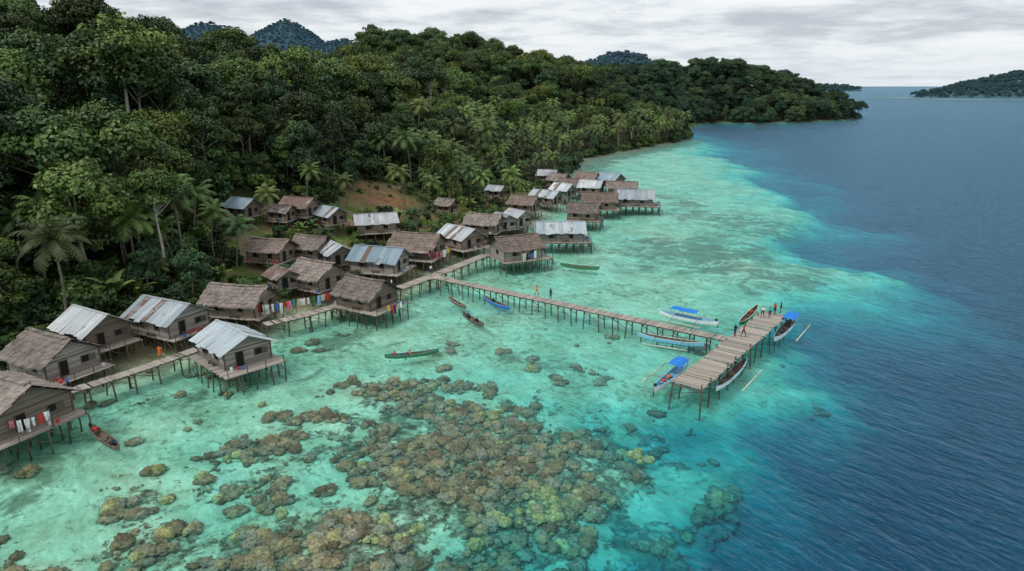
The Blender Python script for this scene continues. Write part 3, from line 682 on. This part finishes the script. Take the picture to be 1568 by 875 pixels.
for px,py,z,rz,po,sh,pa in [(822,453,DZ,2.2,'walk','orange','orange'),(843,458,DZ,-.9,'stand','navy','black'),(1125,516,DZ,.5,'stand','black','navy'),(1138,517,DZ,-1.2,'walk','red','navy'),(1167,487,DZ,2.5,'walk','white','navy'),(1195,480,DZ,1.,'stand','navy','black'),(246,550,1.25,.6,'walk','orange','orange'),(106,598,1.25,2.8,'walk','blue','navy'),(1178,487,DZ,0,'stand','teal','black'),(660,421,1.35,1,'stand','white','navy'),(384,402,0,0,'stand','yellow','navy'),(1186,482,DZ,2,'stand','red','black'),(600,443,1.33,2,'walk','white','navy')]:
    if z==0: x,y,z=hit(px,py,0)
    else: x,y=P(px,py,z)
    person(x,y,z+.02,rz,po,sh,pa)
# ------------------------------------------------------------------ boats
def hull(mb,L,Bm,Dp,sheer=.25,mo=0,mi=1,mg=2):
    n=16;prof=7; O=[];I=[]
    for i in range(n+1):
        t=-1+2*i/n; w=Bm/2*max(0,(1-abs(t)**2.4))**.75+.012; top=Dp*.5+sheer*abs(t)**3; bot=-Dp*.5+Dp*.55*abs(t)**4
        for k,(lst,f) in enumerate(((O,1),(I,.84))):
            for j in range(prof):
                a=math.pi*j/(prof-1); yy=-math.cos(a)*w*f; zz=top-(top-bot)*(math.sin(a)**.75)*(1 if k==0 else .86)
                lst.append((t*L/2*(1 if k==0 else .975),yy,zz))
    fo=[];fi=[];g=[]
    m=(n+1)*prof
    for i in range(n):
        for j in range(prof-1):
            a=i*prof+j; fo.append((a,a+1,a+prof+1,a+prof)); fi.append((m+a,m+a+prof,m+a+prof+1,m+a+1))
        for j in (0,prof-1): a=i*prof+j; g.append((a,a+prof,m+a+prof,m+a))
    o0=len(mb.v); mb.v+=O+I
    for fs,mt in ((fo,mo),(fi,mi),(g,mg)):
        for f in fs: mb.f.append(tuple(x+o0 for x in f)); mb.m.append(mt); mb.r.append(random.random())
    for t in (-.5,0,.5):
        w=Bm*(1-abs(t)**2.4)**.75*.9; mb.box((t*L/2,0,Dp*.32),(.22,w,.035),mi,.8)
def boat(p0,p1,Bm=.8,Dp=.5,name='dugout_canoe',mats=('canoe','canoein','canoe'),outr=(),canopy=None,people=(),z=.12,motor=False,poles=True):
    a=Vector((*P(*p0,.1),0)); b_=Vector((*P(*p1,.1),0)); d=b_-a; L=d.length; c=(a+b_)/2
    e=empty(name,(c.x,c.y,z),math.atan2(d.y,d.x)); mb=MB(); hull(mb,L,Bm,Dp); mb.obj('hull',list(mats),e)
    if outr:
        q=MB()
        for sg in outr:
            off=sg*2.1
            q.tube((-L*.30,off,-.05),(L*.30,off,-.05),.075,.06,6,0); q.tube((L*.30,off,-.05),(L*.36,off,.08),.06,.03,6,0)
            for tx in (-.2,.2):
                q.tube((tx*L,-.3*sg,Dp*.6),(tx*L,off*.75,Dp*.75),.035,.03,5,1); q.tube((tx*L,off*.75,Dp*.75),(tx*L,off,0),.03,.03,5,1)
        q.obj('outriggers',['cream','canoein'],e,True)
    if canopy:
        x0,x1,mt=canopy; q=MB(); h=1.25; nn=8; w=Bm*.62
        for i in range(6):
            t0=x0+(x1-x0)*i/6; t1=x0+(x1-x0)*(i+1)/6
            for j in range(nn):
                def pt(t,j): 
                    an=-1+2*j/nn; return (t*L,an*w,h+.22*(1-an*an)-.04*math.sin((t-x0)*30)-.03*math.sin(j*1.7+t*14))
                q.add([pt(t0,j),pt(t1,j),pt(t1,j+1),pt(t0,j+1)],[(0,1,2,3)],0,.5)
        for t in (x0,(x0+x1)/2,x1):
            for s in (-1,1): q.tube((t*L,s*Bm*.42,Dp*.4),(t*L,s*w*.96,h+.02),.025,.025,5,1)
        q.obj('canopy',[mt,'frame'],e)
    if motor:
        q=MB(); q.box((-L*.46,0,Dp*.9),(.3,.22,.35),0); q.box((-L*.49,0,.1),(.1,.08,.9),0); q.obj('outboard_motor',['black'],e)
    for t,sh in people:
        person(t*L,0,Dp*.02,-math.pi/2,'sit',sh,'navy',e,'passenger')
        if poles:
            q=MB(); q.tube((t*L+.4,.1,Dp*.9),(t*L+.7,Bm*.9,-.1),.02,.02,5); q.box((t*L+.74,Bm*.98,-.14),(.1,.03,.35)); q.obj('paddle',['canoein'],e)
    return e
boat((184,692),(137,655),.95,.5,people=((.25,'red'),(-.3,'navy')))
boat((672,540),(589,549),.8,.5,mats=('green','canoein','teal'),people=((.3,'red'),(.02,'orange')))
boat((741,501),(708,482),.85,.5,people=((.2,'navy'),(-.2,'black')))
boat((714,473),(687,458),.75,.45,mats=('canoe','canoein','cream'))
boat((781,475),(740,457),.95,.55,name='painted_boat',mats=('blue','canoein','ltblue'),people=((.1,'navy'),))
boat((858,407),(918,413),.95,.55,mats=('green','canoein','green'))
boat((1100,500),(1010,482),1.15,.75,name='outrigger_boat',mats=('white','ltblue','blue'),outr=(-1,1),canopy=(-.16,.28,'tarp'),z=.2,motor=True)
boat((1078,532),(976,516),1.0,.65,name='outrigger_boat',mats=('ltblue','canoein','white'),outr=(-1,1),z=.18)
boat((1132,499),(1160,472),1.0,.6,name='painted_boat',mats=('green','canoein','cream'),people=((.1,'red'),))
boat((1185,525),(1219,489),1.25,.75,name='outrigger_boat',mats=('white','canoein','ltblue'),outr=(-1,),canopy=(.02,.33,'tarp'),z=.2,people=((-.2,'navy'),),poles=False)
boat((1000,603),(1056,556),1.2,.75,name='outrigger_boat',mats=('white','ltblue','ltblue'),outr=(1,),canopy=(-.02,.26,'tarp'),z=.2,people=((-.12,'orange'),(-.25,'red')),poles=False,motor=True)
boat((1096,601),(1143,555),1.0,.65,name='outrigger_boat',mats=('white','canoein','ltblue'),outr=(-1,),z=.18)
# ------------------------------------------------------------------ laundry
def laundry(a,b,z,n,seed,big=1.0):
    random.seed(seed); a=Vector((*a,z));b=Vector((*b,z)); e=empty('clothesline',a); d=b-a; L=d.length; dn=d.normalized(); q=MB()
    q.tube((0,0,-1.9),(0,0,.1),.04,.04,5); q.tube(d+Vector((0,0,-1.9)),d+Vector((0,0,.1)),.04,.04,5)
    K=12
    def sag(t): return d*t-Vector((0,0,.25*4*t*(1-t)))
    for i in range(K): q.tube(sag(i/K),sag((i+1)/K),.012,.012,4)
    q.obj('line_and_poles',['post'],e)
    cols=['white','red','teal','pink','yellow','navy','white','blue','orange','white','green','ltblue','cream']; c=MB(); s=dn.cross(Vector((0,0,1)))
    for i in range(n):
        t=(i+.5)/n+random.uniform(-.2,.2)/n; w=L/n*random.uniform(.6,1.0); h=random.uniform(.6,1.25)*big; p0=sag(t); mi=random.randrange(len(cols)); m_=4;vs=[]; tp=random.uniform(.75,1.1); shirt=random.random()<.5
        for r_ in range(4):
            for k in range(m_+1):
                u=(k/m_-.5)*(1 if r_<1 else tp)*(1.2 if shirt and r_<=1 else .85); vs.append(p0+dn*w*u-Vector((0,0,h*(r_/3 if r_!=1 else .22)))+s*(.06*math.sin(k*2+i)*(r_+.3)))
        c.add(vs,[(r_*(m_+1)+k,r_*(m_+1)+k+1,(r_+1)*(m_+1)+k+1,(r_+1)*(m_+1)+k) for r_ in range(3) for k in range(m_)],mi,.5)
    c.obj('hanging_clothes',cols,e)
laundry(P(392,467,3.2),P(452,458,3.2),3.2,9,9,1.25); laundry(P(452,458,3.2),P(514,444,3.2),3.2,8,14,1.2)
laundry(P(655,387,3.1),P(690,379,3.1),3.1,6,5,1.2); laundry(P(592,468,2.9),P(616,461,2.9),2.9,5,8,1.1); laundry(P(12,645,3.0),P(75,628,3.0),3.0,6,12)
laundry(P(800,388,3.1),P(822,383,3.1),3.1,4,4,1.1)
random.seed(21)
# ------------------------------------------------------------------ forest
hx=np.array([h[0] for h in HOUSES]);hy=np.array([h[1] for h in HOUSES]);hr=np.array([h[2] for h in HOUSES])
def jgrid(x0,x1,y0,y1,st):
    gx,gy=np.meshgrid(np.arange(x0,x1,st),np.arange(y0,y1,st)); gx=gx.ravel();gy=gy.ravel()
    return gx+rng.uniform(-.45,.45,len(gx))*st, gy+rng.uniform(-.45,.45,len(gx))*st
def clear(x,y,m):
    return np.min(np.sqrt((x[:,None]-hx)**2+(y[:,None]-hy)**2)-hr,axis=1)>m
def fore(x,y,k=8):  # keep the sea side of houses open: nothing tall just seaward of a house
    ok=np.ones(len(x),bool)
    for a,b_ in zip(hx,hy):
        dx=(x-a);dy=(y-b_); ok&=~((dy<2)&(dy>-k)&(np.abs(dx)<6))
    return ok
x,y=jgrid(-250,130,50,560,6.1); z,d,_=terrain(x,y); vv=sdist(x,y,VILL)
k=(d>.5)&(np.abs(x)<.95*y+30)&clear(x,y,1.5)&fore(x,y,10)&(vv<-2)&((d>10)|(y>190)|(rng.random(len(x))<.3))&~((np.abs(x-rx_)<10)&(y>ry_-30)&(y<ry_+9))
x,y,z,d=x[k],y[k],z[k],d[k]; n=len(x)
east=sstep(-50,-20,x)*sstep(120,145,y)*sstep(430,380,y)
pz=east*np.clip(.95-d/85,0,.60)+.22*(d<38)+.04
pal=rng.random(n)<pz
idx=np.where(pal,rng.integers(7,10,n),rng.choice([0,1,2,3,4,5,6],n,p=[.2,.22,.16,.16,.18,.04,.04]))
near=(d<16)&~pal; idx=np.where(near&(y<200),rng.choice([3,11,10,4],n),idx)
sc=rng.uniform(.68,1.34,n)*np.where(pal,1.0,1.08)*np.where(near&(idx<10),.62,1); sc=np.where((d<55)&~pal&(y>110),sc*.76,sc)
scatter('jungle_forest',np.stack([x,y,z-.3],1),rng.uniform(0,6.28,n),sc,idx,protos)
nf=n
x,y=jgrid(-130,60,60,240,3.0); z,d,_=terrain(x,y); vil=sdist(x,y,VILL)>-3
k=(d>2.0)&(d<60)&clear(x,y,.3)&~((np.abs(x-rx_)<8)&(y>ry_-12)&(y<ry_+7)&(rng.random(len(x))<.72))&(rng.random(len(x))<np.where(vil,.5,np.where(d<10,.5,.8))); x,y,z,vil,d=x[k],y[k],z[k],vil[k],d[k]; n=len(x)
ii=rng.choice([10,11,12,8],n,p=[.42,.37,.14,.07]); ii=np.where((ii==12)&(d>28),11,ii)
scatter('shrub_undergrowth',np.stack([x,y,z-.2],1),rng.uniform(0,6.28,n),rng.uniform(.45,1.1,n)*np.where(ii==8,.75,1)*np.where(vil|(ii==8),1,np.where(d<12,1.1,1.7))*np.where(np.hypot(x-rx_,y-ry_)<11,.55,1),ii,protos)
x2,y2=jgrid(20,120,190,460,4.0); z2,d2,_=terrain(x2,y2); k=(d2>-.8)&(d2<4); x,y,z=x2[k],y2[k],z2[k]; n=len(x)
scatter('shoreline_mangrove',np.stack([x,y,np.maximum(z,0)-.2],1),rng.uniform(0,6.28,n),rng.uniform(.9,1.8,n),rng.choice([10,11],n),protos)
# headland
x,y=jgrid(60,350,540,900,7.5); z,d,_=terrain(x,y); k=(d>-1); x,y,z=x[k],y[k],z[k]; d=d[k]; n=len(x)
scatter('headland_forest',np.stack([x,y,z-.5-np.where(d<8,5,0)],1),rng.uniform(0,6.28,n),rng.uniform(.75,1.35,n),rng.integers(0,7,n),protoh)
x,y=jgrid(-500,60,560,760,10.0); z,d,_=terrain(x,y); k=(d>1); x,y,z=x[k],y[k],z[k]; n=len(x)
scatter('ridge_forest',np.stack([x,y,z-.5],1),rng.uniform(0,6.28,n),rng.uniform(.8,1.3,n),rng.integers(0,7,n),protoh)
# near individual palms & trees
for px,py,mi,s in [(36,470,7,1.15),(232,345,7,1.0),(300,372,8,1.1),(362,410,8,.95),(690,318,7,.85),(718,318,7,.95),(785,312,8,1.0),(745,322,7,.85),(655,322,8,.9),(530,320,8,.8),(820,285,7,.85),(410,345,8,.8),(620,320,7,.85),(270,420,8,1.0),(765,290,7,.8),(330,400,7,.8),(130,440,7,.9),(470,320,7,.75),(850,268,8,.9),(75,455,8,1.1),(200,430,8,1.1)]:
    x_,y_,z_=hit(px,py); o=bpy.data.objects.new('coconut_palm',TM[mi]); ROOT.objects.link(o); o.location=(x_,y_,z_-.2); o.rotation_euler=(0,0,random.random()*6.28); o.scale=(s,s,s)
for px,py,mi,s in [(305,455,4,.5),(150,470,3,.55),(30,500,3,.5),(540,292,3,.6),(715,318,3,.4),(240,440,4,.55)]:
    x_,y_,z_=hit(px,py); o=bpy.data.objects.new('broadleaf_tree',TM[mi]); ROOT.objects.link(o); o.location=(x_,y_,z_-.2); o.rotation_euler=(0,0,random.random()*6.28); o.scale=(s,s,s)
for px,py,s in [(105,448,1.2),(62,480,1.1),(22,490,1.2),(640,345,1.2),(610,350,1.3),(655,350,1.2),(395,340,1),(720,325,1.1),(340,440,1.1),(480,360,1.)]:
    x_,y_,z_=hit(px,py); o=bpy.data.objects.new('banana_plant',TM[12]); ROOT.objects.link(o); o.location=(x_,y_,z_-.1); o.rotation_euler=(0,0,random.random()*6.28); o.scale=(s,s,s)
# ------------------------------------------------------------------ distant islands and hills
def hill(name,peaks,x0,x1,y0,y1,ts,mat,col,tree_step,tsc,base=-3):
    xs_=np.linspace(x0,x1,90);ys_=np.linspace(y0,y1,60);X_,Y_=np.meshgrid(xs_,ys_)
    def f(x,y):
        z=np.full(x.shape,float(base))
        for cx,cy,rx,ry,h in peaks: 
            q=((x-cx)/rx)**2+((y-cy)/ry)**2; z=np.maximum(z,base+(h-base)*np.clip(1-q,0,1)**.9)
        return z+(fbm(x/ts/7,y/ts/7,31,4)-.5)*ts*2.0*(z>base+1)
    Zz=f(X_.ravel(),Y_.ravel()); m=fast_mesh(name,np.stack([X_.ravel(),Y_.ravel(),Zz],1),gridfaces(90,60),{},[mat],True); ROOT.objects.link(bpy.data.objects.new(name,m))
    x,y=jgrid(x0,x1,y0,y1,tree_step); z=f(x,y); k=z>1; x,y,z=x[k],y[k],z[k]; n=len(x)
    scatter(name+'_forest',np.stack([x,y,z-7],1),rng.uniform(0,6.28,n),rng.uniform(.8,1.2,n)*tsc,rng.integers(0,4,n),col)
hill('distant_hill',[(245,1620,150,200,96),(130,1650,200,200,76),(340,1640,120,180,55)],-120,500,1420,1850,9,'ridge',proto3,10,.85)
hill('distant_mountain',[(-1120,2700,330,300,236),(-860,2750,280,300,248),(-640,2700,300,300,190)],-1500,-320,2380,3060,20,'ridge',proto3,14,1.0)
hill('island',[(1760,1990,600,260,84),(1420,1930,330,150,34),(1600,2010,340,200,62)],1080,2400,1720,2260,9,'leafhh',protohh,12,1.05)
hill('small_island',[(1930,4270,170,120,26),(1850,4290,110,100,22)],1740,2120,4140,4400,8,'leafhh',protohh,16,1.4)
# ------------------------------------------------------------------ coral
cp=bpy.data.collections.new('coral_prototypes')
for i in range(6):
    bm=bmesh.new(); bmesh.ops.create_icosphere(bm,subdivisions=3,radius=.5)
    for v_ in bm.verts:
        c=v_.co; nz=math.sin(c.x*13+i*2)*math.sin(c.y*12+i)*math.sin(c.z*11+1)*.26+math.sin(c.x*27+i)*math.sin(c.y*25)*.09+random.uniform(-.05,.05)
        v_.co=c*(1+nz*1.5); v_.co.z*=(.75,.5,.35,.6,.3,.7)[i]; v_.co.x*=(1.2,1,1.5,1,1.1,1.1)[i]
    me=bpy.data.meshes.new('coral%d'%i); bm.to_mesh(me); bm.free(); me.materials.append(M['coraly' if i==5 else 'coral']); me.polygons.foreach_set('use_smooth',[True]*len(me.polygons)); addp(cp,'coral_%d'%i,me)
n=64000; x=rng.uniform(-45,36,n);y=rng.uniform(26,84,n); rv=reefval(x,y)+(fbm(x*.40,y*.40,41,5)-.47)*3.0; z,d,_=terrain(x,y)
k=(rv>.70)&(z<-.40)&(z>-3.4)&(rng.random(n)<.46); x,y,z=x[k],y[k],z[k]; n=len(x); s=.16+rng.random(n)**3.2*1.15
scatter('coral_reef',np.stack([x,y,np.minimum(z+.12,-.22-s*.3)],1),rng.uniform(0,6.28,n),s,rng.choice(6,n,p=[.27,.25,.2,.14,.10,.04]),cp)
xx=[];zz=[]
for px,py,s in [(830,768,1.6),(845,752,1.0),(785,792,1.5),(760,637,1.3),(590,798,1.1),(620,825,1.2),(812,755,.9),(885,765,1.0),(435,785,.8),(250,820,.9),(640,812,.8),(560,830,.9),(975,700,1.2),(850,785,1.2)]:
    a,b_=P(px,py,-1); 
    for q in range(7): xx.append((a+random.gauss(0,s*.4),b_+random.gauss(0,s*.4),min(max(gz(a,b_)+.1,-1.1),-.5))); zz.append(s*random.uniform(.25,.8))
scatter('mustard_coral_heads',xx,[random.random()*6 for _ in xx],zz,[5]*len(xx),cp)
# ------------------------------------------------------------------ world, sun, camera
W=bpy.data.worlds.new('World'); S.world=W; W.use_nodes=True; t=NT(W.node_tree); t.n.clear()
sky=t.new('ShaderNodeTexSky',sky_type='NISHITA'); sky.sun_disc=False; sky.sun_elevation=math.radians(52); sky.sun_rotation=math.radians(235); sky.dust_density=2
g=t.new('ShaderNodeTexCoord').outputs['Generated']; sp=t.new('ShaderNodeSeparateXYZ',{0:g}); zz=t.math('ADD',t.math('MAXIMUM',sp.outputs[2],0),.10)
cv=t.new('ShaderNodeCombineXYZ',{0:t.math('DIVIDE',sp.outputs[0],zz),1:t.math('DIVIDE',sp.outputs[1],zz),2:0.3})
n1=t.noise(cv,.62,5,.60,.4); n2=t.noise(cv,1.9,5,.62,.3)
f=t.math('ADD',t.math('MULTIPLY',n1,.62),t.math('MULTIPLY',n2,.38))
cc=t.ramp(f,[(.40,(7.9,8.0,8.1)),(.48,(7.1,7.4,7.6)),(.54,(5.7,6.1,6.5)),(.61,(4.3,4.7,5.2))])
hz=t.mr(sp.outputs[2],.0,.09,1,0,True); cc=t.mix(t.math('MULTIPLY',hz,.6),cc,(6.5,7.1,7.6))
up=t.mr(sp.outputs[2],.25,.8,0,.5); cc=t.mix(up,cc,(8.8,9.2,9.6))
cc=t.mix(.10,cc,sky.outputs[0])
bg=t.new('ShaderNodeBackground',{'Color':cc,'Strength':.125}); t.l.new(bg.outputs[0],t.new('ShaderNodeOutputWorld').inputs[0])
sl=bpy.data.lights.new('sun','SUN'); sl.energy=1.5; sl.angle=math.radians(12); sl.color=(1,.97,.92); so=bpy.data.objects.new('sun',sl); ROOT.objects.link(so)
az=math.radians(235); el=math.radians(52); dv=Vector((math.sin(az)*math.cos(el),math.cos(az)*math.cos(el),math.sin(el))); so.rotation_euler=dv.to_track_quat('Z','Y').to_euler()
cd=bpy.data.cameras.new('camera'); cd.sensor_width=36; cd.lens=F/1568*36; cd.clip_end=200000; cd.clip_start=.5
co=bpy.data.objects.new('camera',cd); ROOT.objects.link(co); co.location=(0,0,CAMH); co.rotation_euler=(math.pi/2-PIT,0,0); S.camera=co
print('forest trees',nf,'coral',n)
